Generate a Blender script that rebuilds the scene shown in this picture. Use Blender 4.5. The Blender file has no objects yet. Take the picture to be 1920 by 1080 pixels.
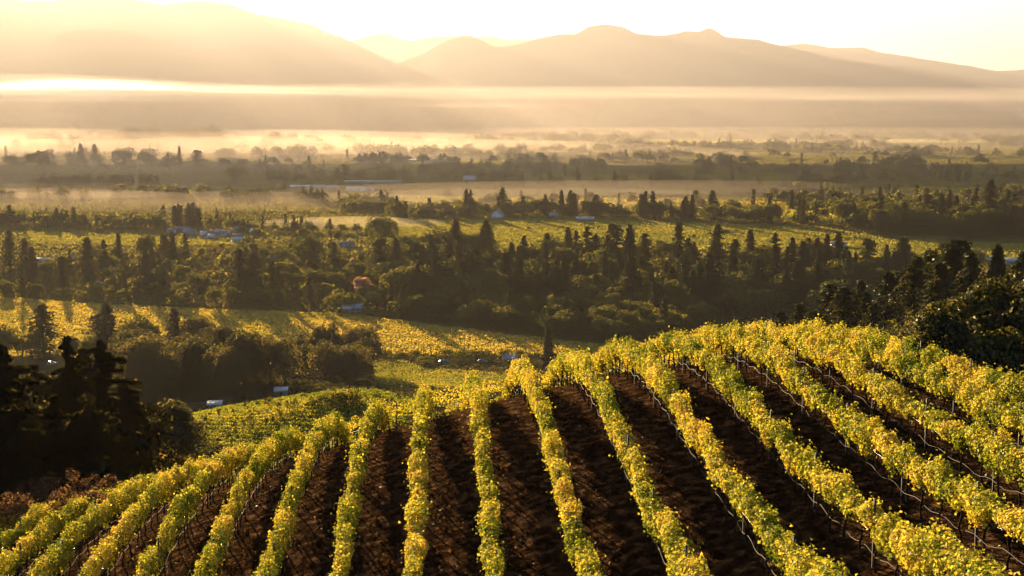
import bpy, math, numpy as np
from math import radians as R_, pi
from mathutils import Vector
rng = np.random.default_rng(7)
sc = bpy.context.scene
COL = sc.collection

# ------------------------------------------------------------------ camera, sky, sun, exposure
FPX, PITCH = 2667.0, math.atan(350/2667.0)
cam_d = bpy.data.cameras.new("camera"); cam = bpy.data.objects.new("camera", cam_d); COL.objects.link(cam)
cam_d.sensor_width = 36; cam_d.lens = FPX/1920*36; cam_d.clip_start = 0.5; cam_d.clip_end = 60000
cam.location = (0, 0, 0); cam.rotation_euler = (pi/2-PITCH, 0, 0)
sc.camera = cam
SUN_AZ, SUN_EL = R_(-19.0), R_(7.6)          # azimuth from +Y, negative = left of view
w = bpy.data.worlds.new("World"); sc.world = w; w.use_nodes = True
nt = w.node_tree; bg = nt.nodes["Background"]
sky = nt.nodes.new("ShaderNodeTexSky"); sky.sky_type = 'NISHITA'; sky.sun_disc = False
sky.sun_elevation = SUN_EL; sky.sun_rotation = SUN_AZ
sky.air_density = 0.55; sky.dust_density = 1.2; sky.ozone_density = 1.0
nt.links.new(sky.outputs[0], bg.inputs[0]); bg.inputs[1].default_value = 0.05
sun_d = bpy.data.lights.new("sun", 'SUN'); sun = bpy.data.objects.new("sun", sun_d); COL.objects.link(sun)
sun_d.energy = 5.0; sun_d.angle = R_(0.5); sun_d.color = (1.0, 0.72, 0.40)
sdir = Vector((math.sin(SUN_AZ)*math.cos(SUN_EL), math.cos(SUN_AZ)*math.cos(SUN_EL), math.sin(SUN_EL)))
sun.rotation_euler = sdir.to_track_quat('Z', 'Y').to_euler()
sc.view_settings.view_transform = 'Standard'; sc.view_settings.look = 'None'
sc.view_settings.exposure = 2.3; sc.view_settings.gamma = 1
cy = sc.cycles
cy.use_denoising = True; cy.denoising_input_passes = 'RGB'; cy.volume_bounces = 1; cy.max_bounces = 6; cy.diffuse_bounces = 2
cy.transmission_bounces = 3; cy.glossy_bounces = 2; cy.transparent_max_bounces = 8
cy.use_adaptive_sampling = True; cy.adaptive_threshold = 0.012

# ------------------------------------------------------------------ helpers
CP, SP = math.cos(PITCH), math.sin(PITCH)
def ray(px, py):
    u = (540-py)/FPX
    return np.array([(px-960)/FPX, CP+SP*u, -SP+CP*u])
def proj(X, Y, Z):
    d = Y*CP - Z*SP; v = Y*SP + Z*CP
    return 960+FPX*X/d, 540-FPX*v/d
def tag(o, label=None, cat=None, group=None, kind=None):
    if label: o["label"] = label
    if cat: o["category"] = cat
    if group: o["group"] = group
    if kind: o["kind"] = kind
    return o
def mk(name, V, Q, mat, tint=None, smooth=False):
    """mesh data from vertex array and an array of quads (or tris)"""
    V = np.asarray(V, np.float32); Q = np.asarray(Q, np.int32); n, k = Q.shape
    me = bpy.data.meshes.new(name)
    me.vertices.add(len(V)); me.vertices.foreach_set("co", V.ravel())
    me.loops.add(n*k); me.loops.foreach_set("vertex_index", Q.ravel())
    me.polygons.add(n); me.polygons.foreach_set("loop_start", np.arange(0, n*k, k, dtype=np.int32))
    me.polygons.foreach_set("loop_total", np.full(n, k, np.int32))
    if smooth: me.polygons.foreach_set("use_smooth", np.ones(n, bool))
    me.update(calc_edges=True)
    if tint is not None:
        a = me.attributes.new("tint", 'FLOAT', 'FACE'); a.data.foreach_set("value", np.asarray(tint, np.float32))
    if mat: me.materials.append(mat)
    return me
def ob(name, me, parent=None, loc=(0, 0, 0), rz=0, s=1):
    o = bpy.data.objects.new(name, me); COL.objects.link(o); o.parent = parent
    o.location = loc; o.rotation_euler = (0, 0, rz)
    o.scale = (s, s, s) if np.isscalar(s) else s
    return o
def empty(name, loc=(0, 0, 0), rz=0, s=1): return ob(name, None, None, loc, rz, s)
class MB:
    """collects solids, all quads"""
    def __init__(s): s.V = []; s.Q = []; s.n = 0
    def add(s, V, Q):
        s.V.append(np.asarray(V, float)); s.Q.append(np.asarray(Q, int)+s.n); s.n += len(V); return s
    def box(s, x0, x1, y0, y1, z0, z1):
        V = [(x, y, z) for z in (z0, z1) for y in (y0, y1) for x in (x0, x1)]
        return s.add(V, [(0, 2, 3, 1), (4, 5, 7, 6), (0, 1, 5, 4), (2, 6, 7, 3), (0, 4, 6, 2), (1, 3, 7, 5)])
    def tube(s, P, r, k=6):
        P = np.asarray(P, float); m = len(P); r = np.broadcast_to(np.asarray(r, float), (m,))
        T = np.gradient(P, axis=0); T /= np.linalg.norm(T, axis=1)[:, None]+1e-9
        up = np.where(abs(T[:, 2:3]) > .9, [[1, 0, 0]], [[0, 0, 1]])
        A = np.cross(T, up); A /= np.linalg.norm(A, axis=1)[:, None]+1e-9; B = np.cross(T, A)
        a = np.arange(k)*2*pi/k
        V = P[:, None]+r[:, None, None]*(A[:, None]*np.cos(a)[None, :, None]+B[:, None]*np.sin(a)[None, :, None])
        i = np.arange(m-1)[:, None]*k; j = np.arange(k)[None]; j2 = (j+1) % k
        Q = np.stack([i+j, i+j2, i+k+j2, i+k+j], -1).reshape(-1, 4)
        return s.add(V.reshape(-1, 3), Q)
    def me(s, name, mat, smooth=False): return mk(name, np.concatenate(s.V), np.concatenate(s.Q), mat, smooth=smooth)
def unit(v): return v/(np.linalg.norm(v, axis=-1, keepdims=True)+1e-9)
def cards(C, size, nrm, g, aspect=.8, fold=.25):
    """folded leaf / spray faces: 2 triangles each as one bent quad"""
    n = len(C); nrm = unit(nrm); r = unit(g.normal(size=(n, 3)))
    t = unit(np.cross(nrm, r)); b = np.cross(nrm, t); s = np.broadcast_to(np.asarray(size, float), (n,))[:, None]*.5
    f = nrm*s*fold
    V = np.stack([C-t*s-f, C-b*s*aspect+f, C+t*s-f, C+b*s*aspect+f], 1).reshape(-1, 3)
    return V, np.arange(n*4).reshape(-1, 4)
def hash2(i, j, seed):
    h = np.sin(i*127.1+j*311.7+seed*74.7)*43758.5453
    return h-np.floor(h)
def vnoise(x, y, seed=0):
    i = np.floor(x); j = np.floor(y); u = x-i; v = y-j; u = u*u*(3-2*u); v = v*v*(3-2*v)
    a = hash2(i, j, seed); b = hash2(i+1, j, seed); c = hash2(i, j+1, seed); d = hash2(i+1, j+1, seed)
    return (a+(b-a)*u)*(1-v)+(c+(d-c)*u)*v-.5
def fbm(x, y, o=4, seed=0):
    return sum(vnoise(x*2**k, y*2**k, seed+k)/2**k for k in range(o))

# ------------------------------------------------------------------ materials
def new_mat(name):
    m = bpy.data.materials.new(name); m.use_nodes = True; t = m.node_tree
    return m, t, t.nodes["Principled BSDF"], lambda k, **kw: mknode(t, k, **kw)
def mknode(t, k, **kw):
    n = t.nodes.new(k)
    for a, v in kw.items():
        if a.startswith("i_"): n.inputs[int(a[2:]) if a[2:].isdigit() else a[2:]].default_value = v
        else: setattr(n, a, v)
    return n
def ramp(t, cols):
    n = t.nodes.new("ShaderNodeValToRGB"); e = n.color_ramp.elements
    while len(e) < len(cols): e.new(.5)
    for k, (p, c) in enumerate(cols): e[k].position = p; e[k].color = (*c, 1)
    return n
def noise_mat(name, cols, scale, rough=.9, bump=0, coord="Object", detail=6, bscale=None, bdist=.1):
    m, t, p, N = new_mat(name); L = t.links.new
    tc = N("ShaderNodeTexCoord"); n = N("ShaderNodeTexNoise"); n.inputs["Scale"].default_value = scale; n.inputs["Detail"].default_value = detail
    L(tc.outputs[coord], n.inputs["Vector"]); r = ramp(t, cols); L(n.outputs["Fac"], r.inputs[0])
    t.nodes.remove(p); p = N("ShaderNodeBsdfDiffuse"); L(r.outputs[0], p.inputs["Color"]); L(p.outputs[0], t.nodes["Material Output"].inputs[0])
    if bump:
        n2 = N("ShaderNodeTexNoise"); n2.inputs["Scale"].default_value = bscale or scale*4; n2.inputs["Detail"].default_value = 8
        L(tc.outputs[coord], n2.inputs["Vector"]); b = N("ShaderNodeBump"); b.inputs["Strength"].default_value = bump; b.inputs["Distance"].default_value = bdist
        L(n2.outputs["Fac"], b.inputs["Height"]); L(b.outputs[0], p.inputs["Normal"])
    return m
def leaf_mat(name, cols, trans=.5, scale=1.5, gloss=.015, per_object=.35):
    """foliage: diffuse + translucent, coloured per leaf (tint) or by noise, and per plant"""
    m, t, p, N = new_mat(name); L = t.links.new; t.nodes.remove(p); out = t.nodes["Material Output"]
    at = N("ShaderNodeAttribute", attribute_name="tint"); oi = N("ShaderNodeObjectInfo")
    ad = N("ShaderNodeMath", operation='MULTIPLY_ADD'); L(oi.outputs["Random"], ad.inputs[0]); ad.inputs[1].default_value = per_object; L(at.outputs["Fac"], ad.inputs[2])
    sb = N("ShaderNodeMath", operation='SUBTRACT'); L(ad.outputs[0], sb.inputs[0]); sb.inputs[1].default_value = per_object/2
    r = ramp(t, cols); L(sb.outputs[0], r.inputs[0])
    d = N("ShaderNodeBsdfDiffuse"); tr = N("ShaderNodeBsdfTranslucent"); gl = N("ShaderNodeBsdfGlossy"); gl.inputs["Roughness"].default_value = .45
    gm = N("ShaderNodeMix", data_type='RGBA', blend_type='MULTIPLY'); gm.inputs[0].default_value = 1
    L(r.outputs[0], gm.inputs[6]); gm.inputs[7].default_value = (1.35, 1.2, .55, 1)
    L(r.outputs[0], d.inputs[0]); L(gm.outputs[2], tr.inputs[0])
    mx = N("ShaderNodeMixShader"); mx.inputs[0].default_value = trans; L(d.outputs[0], mx.inputs[1]); L(tr.outputs[0], mx.inputs[2])
    m2 = N("ShaderNodeMixShader"); m2.inputs[0].default_value = gloss; L(mx.outputs[0], m2.inputs[1]); L(gl.outputs[0], m2.inputs[2])
    L(m2.outputs[0], out.inputs[0]); return m
def plain(name, c, rough=.6, metal=0):
    m, t, p, N = new_mat(name); p.inputs["Base Color"].default_value = (*c, 1); p.inputs["Roughness"].default_value = rough; p.inputs["Metallic"].default_value = metal
    return m
M_soil = noise_mat("soil", [(.32, (.009, .0045, .002)), (.52, (.034, .018, .009)), (.72, (.16, .085, .038))], 2.2, 1, 1.0, bscale=8, bdist=.3)
M_vine = leaf_mat("vine_leaf", [(0, (.04, .08, .01)), (.3, (.19, .25, .022)), (.55, (.64, .57, .075)), (.8, (.76, .55, .12)), (.95, (.50, .23, .07)), (1, (.30, .09, .03))], .34, gloss=.008, per_object=.06)
M_field = leaf_mat("vine_field_leaf", [(0, (.20, .23, .04)), (.5, (.52, .42, .085)), (1, (.62, .42, .12))], .55, per_object=.0)
M_fieldg = leaf_mat("green_field_leaf", [(0, (.12, .17, .03)), (.5, (.28, .28, .045)), (1, (.5, .38, .07))], .5, per_object=.0)
M_con = leaf_mat("conifer_needles", [(0, (.018, .026, .012)), (.5, (.03, .04, .015)), (1, (.10, .085, .025))], .28)
M_oak = leaf_mat("oak_leaf", [(0, (.025, .035, .01)), (.5, (.08, .09, .02)), (1, (.27, .24, .05))], .45)
M_autumn = leaf_mat("autumn_leaf", [(0, (.09, .12, .02)), (.5, (.24, .23, .03)), (1, (.42, .28, .05))], .5)
M_pink = leaf_mat("red_leaf", [(0, (.26, .13, .09)), (.5, (.42, .25, .21)), (1, (.52, .36, .27))], .5)
M_brown = leaf_mat("grey_brown_leaf", [(0, (.022, .026, .010)), (.5, (.075, .075, .03)), (1, (.24, .18, .08))], .5)
M_dark = leaf_mat("dark_needles", [(0, (.006, .008, .004)), (.5, (.018, .02, .009)), (.75, (.07, .055, .02)), (1, (.24, .17, .06))], .35, gloss=0)  # brightest tints put sunlit spray highlights into the needle colour
M_rust = leaf_mat("rust_leaf", [(0, (.03, .015, .01)), (.5, (.075, .042, .024)), (1, (.22, .12, .065))], .4)
M_bark = noise_mat("bark", [(.3, (.03, .022, .015)), (.7, (.09, .065, .045))], 6, .95, .6)
M_vtrunk = noise_mat("vine_bark", [(.3, (.02, .014, .01)), (.7, (.07, .05, .035))], 20, .95, .6)
M_rock = noise_mat("hill_scrub", [(.3, (.035, .04, .025)), (.5, (.06, .062, .035)), (.7, (.12, .10, .06))], .004, 1, 0, detail=10)
M_valley = noise_mat("valley_floor", [(.3, (.03, .032, .008)), (.5, (.07, .065, .016)), (.65, (.13, .09, .028))], .006, 1, .5, bscale=.3, bdist=1)

# ------------------------------------------------------------------ terrain
ROWPTS = [(-21.4, 74.4, -20.8), (-20.8, 62.7, -18.5), (-20.6, 57.2, -18.6), (-19.0, 73.6, -19.7), (-18.3, 59.7, -17.4), (-18.0, 54.8, -17.5), (-17.9, 51.1, -17.4), (-16.1, 64.1, -17.2), (-15.8, 57.6, -16.5), (-15.7, 55.6, -16.7), (-15.4, 50.0, -17.0), (-13.3, 56.8, -15.5), (-13.1, 52.9, -15.8), (-13.0, 49.5, -15.9), (-12.8, 46.8, -15.9), (-11.3, 64.1, -15.5), (-11.0, 58.0, -15.3), (-10.8, 53.4, -15.3), (-10.5, 48.6, -15.2), (-10.4, 45.9, -15.6), (-9.5, 75.9, -17.0), (-8.5, 56.6, -13.8), (-8.3, 52.9, -13.9), (-8.2, 49.7, -14.2), (-7.9, 44.5, -14.2), (-7.8, 42.6, -14.5), (-7.0, 74.4, -15.5), (-6.5, 63.2, -14.3), (-6.0, 53.8, -13.4), (-5.8, 49.5, -13.7), (-5.6, 45.9, -14.3), (-5.5, 44.0, -15.0), (0.4, 69.1, -12.6), (1.2, 53.5, -11.3), (1.5, 48.3, -11.4), (1.8, 42.9, -11.9), (1.9, 40.9, -12.5), (2.1, 36.4, -12.3), (2.9, 68.6, -12.1), (3.5, 56.7, -11.2), (3.8, 49.8, -11.0), (4.0, 45.2, -11.4), (4.3, 39.9, -11.3), (4.5, 36.8, -11.5), (4.6, 34.1, -11.6), (5.4, 65.1, -11.0), (6.2, 50.5, -11.0), (6.5, 43.8, -11.2), (6.8, 38.7, -10.9), (7.0, 34.7, -10.6), (7.2, 30.6, -10.4), (7.8, 66.2, -10.6), (8.3, 56.3, -10.0), (8.5, 51.8, -10.5), (8.9, 44.5, -10.3), (9.1, 40.3, -10.5), (9.3, 35.2, -10.1), (9.5, 32.6, -9.8), (9.6, 29.2, -9.5), (9.7, 27.4, -9.3), (10.3, 64.5, -10.3), (10.7, 55.9, -9.9), (10.9, 51.7, -10.2), (11.1, 47.0, -10.1), (11.4, 42.3, -9.9), (11.6, 38.3, -9.7), (11.7, 35.1, -9.5), (11.9, 32.3, -9.2), (12.8, 61.2, -9.8), (13.1, 55.6, -9.6), (13.3, 51.0, -9.6), (13.6, 46.2, -9.7), (13.8, 42.2, -9.5), (14.0, 38.5, -9.3), (15.2, 61.4, -10.0), (15.5, 55.4, -9.8), (15.7, 51.4, -9.6), (15.9, 47.1, -9.3), (16.1, 44.2, -9.3)]
SP_, SLOPE, K0 = 2.4, -.05, .375             # row spacing, row heading, phase
CTRL = [(0, 0, -2), (-30, 0, -9), (30, 0, 1.5), (0, 12, -9), (-30, 20, -19), (30, 18, -4), (-60, 20, -24), (60, 20, -6),
 (-40, 40, -24), (-60, 60, -31), (-45, 80, -28), (-40, 100, -34), (-60, 100, -37), (-30, 100, -31), (-20, 96, -28.5), (-10, 96, -26),
 (0, 95, -24), (10, 92, -20.5), (20, 88, -18), (30, 84, -21), (45, 78, -25), (27, 58, -14.5), (26, 72, -15.5), (34, 68, -20), (38, 50, -17), (60, 60, -26),
 (-20, 150, -40), (40, 150, -38), (100, 150, -32), (-45, 172, -47.5), (-30, 175, -47.5), (-52, 199, -50.6), (-30, 200, -50.2), (-42, 209, -50.0), (-38, 219, -49.3), (-18, 222, -49.3), (-57, 219, -51.6), (-38, 240, -51.5), (-18, 240, -51.5), (-62, 240, -56), (-40, 229, -50.4), (0, 240, -62), (-100, 150, -47), (-150, 200, -60), (72, 200, -43), (150, 200, -40), (72, 300, -59), (120, 300, -55), (190, 300, -50),
 (0, 300, -74), (-72, 300, -74), (-150, 300, -80), (-60, 260, -62), (0, 420, -95), (80, 420, -90), (200, 430, -82), (-60, 400, -84), (-90, 420, -88), (-150, 420, -93), (-75, 450, -92), (-120, 480, -98),
 (-100, 560, -110), (0, 560, -112), (150, 560, -110), (-250, 560, -112), (-200, 640, -115), (0, 640, -115), (200, 640, -115), (-250, 420, -95), (280, 560, -105)]
def _phi(r2): return .5*r2*np.log(r2+1e-12)
_P = np.array([(x, y, z-1.85, .25) for x, y, z in ROWPTS] + [(x, y, z, .02) for x, y, z in CTRL])
def _fit():
    A = _P[:, :2]/30; n = len(A); d2 = ((A[:, None]-A[None])**2).sum(-1)
    Kk = _phi(d2)+np.diag(_P[:, 3]); T = np.c_[np.ones(n), A]
    S = np.block([[Kk, T], [T.T, np.zeros((3, 3))]])
    return A, np.linalg.solve(S, np.r_[_P[:, 2], 0, 0, 0])
_A, _W = _fit()
FLOOR = -115.0
def sstep(a, b, x): t = np.clip((x-a)/(b-a), 0, 1); return t*t*(3-2*t)
def hz(X, Y):
    X = np.asarray(X, float); Y = np.asarray(Y, float); sh = X.shape; X = X.ravel(); Y = Y.ravel()
    Xc = np.clip(X, -260, 280); Yc = np.clip(Y, -5, 640)
    # keep the clip inside what the control points describe, wider further out
    lim = 62+np.clip(Yc-60, 0, None)*.55; Xc = np.clip(Xc, -lim, lim)
    z = np.empty(len(X))
    for i in range(0, len(X), 50000):
        q = np.c_[Xc[i:i+50000], Yc[i:i+50000]]/30
        z[i:i+50000] = _phi(((q[:, None]-_A[None])**2).sum(-1))@_W[:-3]+_W[-3]+q@_W[-2:]
    far = FLOOR + .8*fbm(X/300, Y/300, 2, 3)
    for cx, cy_, rx, ry, h in HILLOCKS: far = far+h*np.exp(-((X-cx)/rx)**2-((Y-cy_)/ry)**2)
    k = sstep(540, 680, Y)
    z = z*(1-k)+far*k
    return z.reshape(sh)
HILLOCKS = [(-900, 3700, 330, 180, 30), (-1500, 4300, 500, 260, 45), (1500, 5200, 600, 300, 50), (2300, 5600, 500, 300, 60), (430, 1330, 160, 90, 6)]
def at(px, py, zoff=0.0, lo=15., hi=9000.):
    """ground point seen at a photograph pixel"""
    d = ray(px, py); ts = np.exp(np.linspace(math.log(lo), math.log(hi), 900))/d[1]
    P = ts[:, None]*d; g = P[:, 2]-(hz(P[:, 0], P[:, 1])+zoff)
    i = np.argmax(g < 0)
    if g[i] >= 0: i = len(ts)-1
    a = g[i-1]/(g[i-1]-g[i]+1e-9) if i else 0
    p = P[i-1]+(P[i]-P[i-1])*a
    return p
def at_y(px, py, Y):
    d = ray(px, py); return d*(Y/d[1])

def ground():
    ys = np.r_[np.linspace(-80, 8, 12)[:-1], np.exp(np.linspace(math.log(8), math.log(30000), 640))]
    us = np.linspace(-1, 1, 460)
    Yg, Ug = np.meshgrid(ys, us, indexing='ij'); Xg = Ug*(np.abs(Yg)*.62+55+.25*np.clip(Yg-3000, 0, None))
    Z = hz(Xg, Yg)
    near = 1-sstep(100, 150, Yg)
    Z += near*(.10*fbm(Xg/1.1, Yg/1.1, 3, 11))
    V = np.stack([Xg, Yg, Z], -1).reshape(-1, 3); m, n = Xg.shape
    i = np.arange(m-1)[:, None]*n; j = np.arange(n-1)[None]
    Q = np.stack([i+j, i+j+1, i+n+j+1, i+n+j], -1).reshape(-1, 4)
    me = mk("ground", V, Q, M_soil, smooth=True); me.materials.append(M_valley)
    yc = V[Q[:, 0], 1]; me.polygons.foreach_set("material_index", (yc > 118).astype(np.int32))
    tag(ob("ground", me), kind="structure")
ground()

def ridge(name, prof, D, depth, seed, rough=1.0, foot=FLOOR-2, back=3000):
    """a mountain range: crest line through the given skyline at distance D, spurs running down to its foot"""
    prof = np.array(prof, float); xs = np.arange(prof[0, 0], prof[-1, 0]+1, 5.0); py = np.interp(xs, prof[:, 0], prof[:, 1])
    X0 = (xs-960)/FPX*D/CP; d = np.array([ray(a, b) for a, b in zip(xs, py)]); P = d*(D/d[:, 1:2])
    X0 = P[:, 0]; Zc = P[:, 2]+6*rough*fbm(X0/60, X0*0+seed, 4, seed)
    ts = np.concatenate([-np.linspace(1, 0, 60)**1.15, np.linspace(0, 1, 12)[1:]])
    Tg, Xg = np.meshgrid(ts, X0, indexing='ij'); Zg = np.broadcast_to(Zc, Tg.shape)
    Yg = D+np.where(Tg < 0, Tg*depth, Tg*back)
    a = np.abs(Tg)
    sp = fbm(Xg/700+.15*Yg/700, Yg/1900, 5, seed)
    fall = np.clip(1-a, 0, 1)**1.25
    h = (Zg-foot)*fall
    rg = 1-2.6*np.abs(fbm(Xg/1100+.22*(Yg-D)/1100+seed, Yg/6000, 4, seed+7)); h = h*(1-.42*np.clip(a*2.2, 0, 1)*np.clip(1-rg, 0, 1.2))
    h = h+rough*sp*.8*np.abs(Zg-foot)*np.clip(a*1.4, 0, 1)*np.clip(1-a, 0, 1)*1.5
    V = np.stack([Xg*(1+0*Yg), Yg, foot+np.minimum(h, (Zg-foot)*(1-.02*a) if True else h)], -1).reshape(-1, 3); m, n = Xg.shape
    i = np.arange(m-1)[:, None]*n; j = np.arange(n-1)[None]
    Q = np.stack([i+j, i+j+1, i+n+j+1, i+n+j], -1).reshape(-1, 4)
    tag(ob(name, mk(name, V, Q, M_rock, smooth=True)), kind="structure")
RIDGES = [
 ("mountain_range", [(-500, 5), (-200, -12), (95, 2), (150, -6), (230, -4), (300, 7), (350, 4), (385, 2), (430, 8), (470, 22), (510, 32), (550, 38), (590, 48), (610, 60), (640, 68), (670, 84), (720, 110), (800, 140), (900, 175)], 9400, 2300, 5, 1),
 ("far_mountain_range", [(560, 90), (660, 76), (690, 68), (720, 62), (745, 70), (770, 77), (800, 70), (845, 67), (900, 70), (920, 67), (950, 75), (980, 74), (1060, 78), (1250, 100)], 12000, 2600, 9, .6),
 ("east_mountain_range", [(1380, 110), (1470, 85), (1510, 82), (1560, 90), (1620, 89), (1650, 99), (1700, 105), (1760, 115), (1830, 125), (1870, 134), (1920, 130), (2000, 120), (2300, 100), (2600, 130)], 10600, 2400, 13, .8),
 ("middle_mountain_range", [(700, 150), (760, 112), (795, 100), (820, 85), (845, 72), (865, 67), (885, 66), (900, 74), (925, 88), (960, 85), (1000, 75), (1040, 66), (1080, 63), (1100, 52), (1120, 48), (1140, 46), (1165, 50), (1195, 64), (1250, 67), (1285, 58), (1310, 59), (1330, 53), (1340, 56), (1360, 69), (1380, 72), (1420, 74), (1460, 84), (1500, 93), (1560, 110), (1700, 125), (1850, 150), (2000, 165), (2400, 190)], 8400, 2000, 21, 1),
 ("left_foothill", [(-600, 60), (-200, 55), (60, 78), (120, 62), (150, 56), (230, 58), (300, 72), (360, 88), (420, 96), (470, 84), (500, 83), (540, 98), (590, 128), (660, 155), (760, 175), (860, 187)], 6500, 1200, 31, 1),
 ("left_shoulder_hill", [(-500, 40), (-100, 16), (0, 21), (90, 29), (160, 40), (250, 49), (350, 70), (450, 80), (560, 98), (640, 120), (760, 140), (880, 165), (980, 188)], 8000, 1500, 77, 1),
 ("low_foothill", [(-300, 226), (100, 238), (240, 244), (420, 234), (520, 242), (700, 232), (860, 243), (1000, 233), (1120, 240), (1240, 222), (1330, 236), (1450, 240), (1570, 210), (1640, 216), (1720, 236), (1800, 240), (1900, 226), (2200, 205)], 5600, 500, 41, 1),
]
for a in RIDGES: ridge(*a)

# ------------------------------------------------------------------ air
def vol_mat(name, col, dens, g):
    m = bpy.data.materials.new(name); m.use_nodes = True; t = m.node_tree; t.nodes.remove(t.nodes["Principled BSDF"])
    v = t.nodes.new("ShaderNodeVolumePrincipled"); v.inputs["Color"].default_value = (*col, 1); v.inputs["Density"].default_value = dens; v.inputs["Anisotropy"].default_value = g
    t.links.new(v.outputs[0], t.nodes["Material Output"].inputs["Volume"]); return m
HAZE = 0.30e-4
b = MB().box(-11000, 11000, -400, 15500, -118, 770)
tag(ob("haze", b.me("haze", vol_mat("haze", (.36, .34, .34), HAZE, .45))), kind="stuff")
def ellipsoid(n=24, m=12):
    th = np.linspace(0, 2*pi, n+1)[:-1]; ph = np.linspace(.02, pi-.02, m)
    V = np.array([(math.sin(p)*math.cos(t), math.sin(p)*math.sin(t), math.cos(p)) for p in ph for t in th])
    Q = [(i*n+j, (i+1)*n+j, (i+1)*n+(j+1) % n, i*n+(j+1) % n) for i in range(m-1) for j in range(n)]
    return V, Q
EV, EQ = ellipsoid(48, 21)
def bank(name, c, r, dens, col=(.85, .82, .78), g=.5):
    o = ob(name, mk(name, EV*np.array(r)[None], EQ, vol_mat(name, col, dens, g)), None, c); tag(o, kind="stuff"); return o
bank("far_haze", (0, 7300, -60), (10500, 5700, 700), 0.9e-4, (.37, .36, .37), .44)
bank("valley_haze", (0, 4500, -70), (7500, 2100, 115), .8e-4, (.70, .60, .50), .5)
for z, rz, x, rx, dn in ((9, 7, -1300, 1900, .36e-4), (8, 9, -1000, 2300, .3e-4), (7, 12, -650, 2900, .25e-4), (8, 16, -250, 3400, .16e-4), (5, 21, 150, 3900, .11e-4), (6, 28, 0, 4000, .08e-4)): bank("fog_bank", (x, 3000, z), (rx, 420, rz), dn, (.88, .81, .76))
for k, (x, z, rx, rz, dn) in enumerate([(-925, 24, 90, 13, 3.4e-4), (-910, 24, 145, 19, 2.8e-4), (-885, 23, 200, 24, 2.0e-4), (-800, 21, 340, 22, .9e-4), (-670, 17, 520, 16, .6e-4), (-1020, 24, 400, 33, .7e-4), (-735, 12, 730, 12, .5e-4)]):
    bank("fog_bank", (x, 2950+k*6, z), (rx, 230, rz), dn, (.97, .94, .90), .72)
gw = np.random.default_rng(5)
for k in range(16):
    Yk = gw.uniform(3000, 4300); bank("fog_wisp", (gw.uniform(-.5, .45)*Yk, Yk, gw.uniform(-12, 34)), (gw.uniform(150, 700), gw.uniform(80, 250), gw.uniform(3, 9)), gw.uniform(.6, 1.6)*1e-4, (.88, .80, .74)).rotation_euler = (gw.uniform(-.02, .02), gw.uniform(-.03, .03), gw.uniform(-.6, .6))
for k in range(18):
    Yk = gw.uniform(1500, 4300); bank("valley_mist", (gw.uniform(-.38, .3)*Yk, Yk, FLOOR+gw.uniform(2, 14)), (gw.uniform(80, 380), gw.uniform(50, 160), gw.uniform(4, 12)), gw.uniform(1.5, 5)*1e-4, (.86, .72, .56)).rotation_euler = (0, gw.uniform(-.03, .03), gw.uniform(-.7, .7))
WARM = (.86, .72, .56)
bank("valley_mist", (-1000, 2900, -104), (1500, 1000, 26), 3.3e-4, WARM)
bank("valley_mist", (-1500, 3600, -100), (1600, 1100, 30), 3.0e-4, WARM)
bank("valley_mist", (-420, 1600, -112), (420, 150, 8), 5e-4, WARM)
bank("valley_mist", (-700, 1850, -111), (500, 200, 11), 4.5e-4, WARM)
bank("valley_mist", (640, 2480, -112), (190, 110, 6), 9e-4, WARM)
bank("valley_mist", (-150, 1330, -113), (90, 60, 4), 2.0e-3, WARM)
bank("valley_mist", (600, 4100, -104), (3000, 1200, 24), 1.2e-4, WARM)

# ------------------------------------------------------------------ vineyard rows
ORD = ["first", "second", "third", "fourth", "fifth", "sixth", "seventh", "eighth", "ninth", "tenth", "eleventh", "twelfth", "thirteenth", "fourteenth", "fifteenth", "sixteenth",
       "seventeenth", "eighteenth", "nineteenth", "twentieth"]
TENS = {2: "twenty", 3: "thirty", 4: "forty", 5: "fifty", 6: "sixty", 7: "seventy", 8: "eighty", 9: "ninety"}
TENTHS = {2: "twentieth", 3: "thirtieth", 4: "fortieth", 5: "fiftieth", 6: "sixtieth", 7: "seventieth", 8: "eightieth", 9: "ninetieth"}
def ordinal(n):
    if n < 20: return ORD[n]
    n += 1; pre = ""
    if n > 100: pre = "hundred-"; n -= 100
    if n <= 20: return pre+ORD[n-1]
    return pre+(TENTHS[n//10] if n % 10 == 0 else TENS[n//10]+"-"+ORD[n % 10-1])
M_post = plain("grey_post", (.045, .04, .035), .8)
M_hose = plain("drip_hose_plastic", (.014, .012, .011), .8)
M_wire = plain("wire_steel", (.2, .2, .2), .4, 1)
def trunk_me(seed):
    g = np.random.default_rng(seed); b = MB(); n = 7
    t = np.linspace(0, 1, n); P = np.c_[g.normal(0, .035, n).cumsum()*.7, g.normal(0, .03, n).cumsum()*.7, t*1.0-.08]; P[0, :2] = 0
    b.tube(P, np.interp(t, [0, .15, 1], [.055, .035, .028]), 6)
    for sy in (-1, 1):
        m = 5; u = np.linspace(0, 1, m); Q = np.c_[P[-1, 0]+g.normal(0, .02, m), P[-1, 1]+sy*u*.7, P[-1, 2]+.02*u+g.normal(0, .02, m)]; Q[0] = P[-1]
        b.tube(Q, np.linspace(.027, .014, m), 5)
    return b.me("vine_trunk", M_vtrunk, True)
VT = [trunk_me(s) for s in range(6)]
POST = MB().box(-.025, .025, -.03, .03, -.15, 1.85).me("post", M_post)
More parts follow.
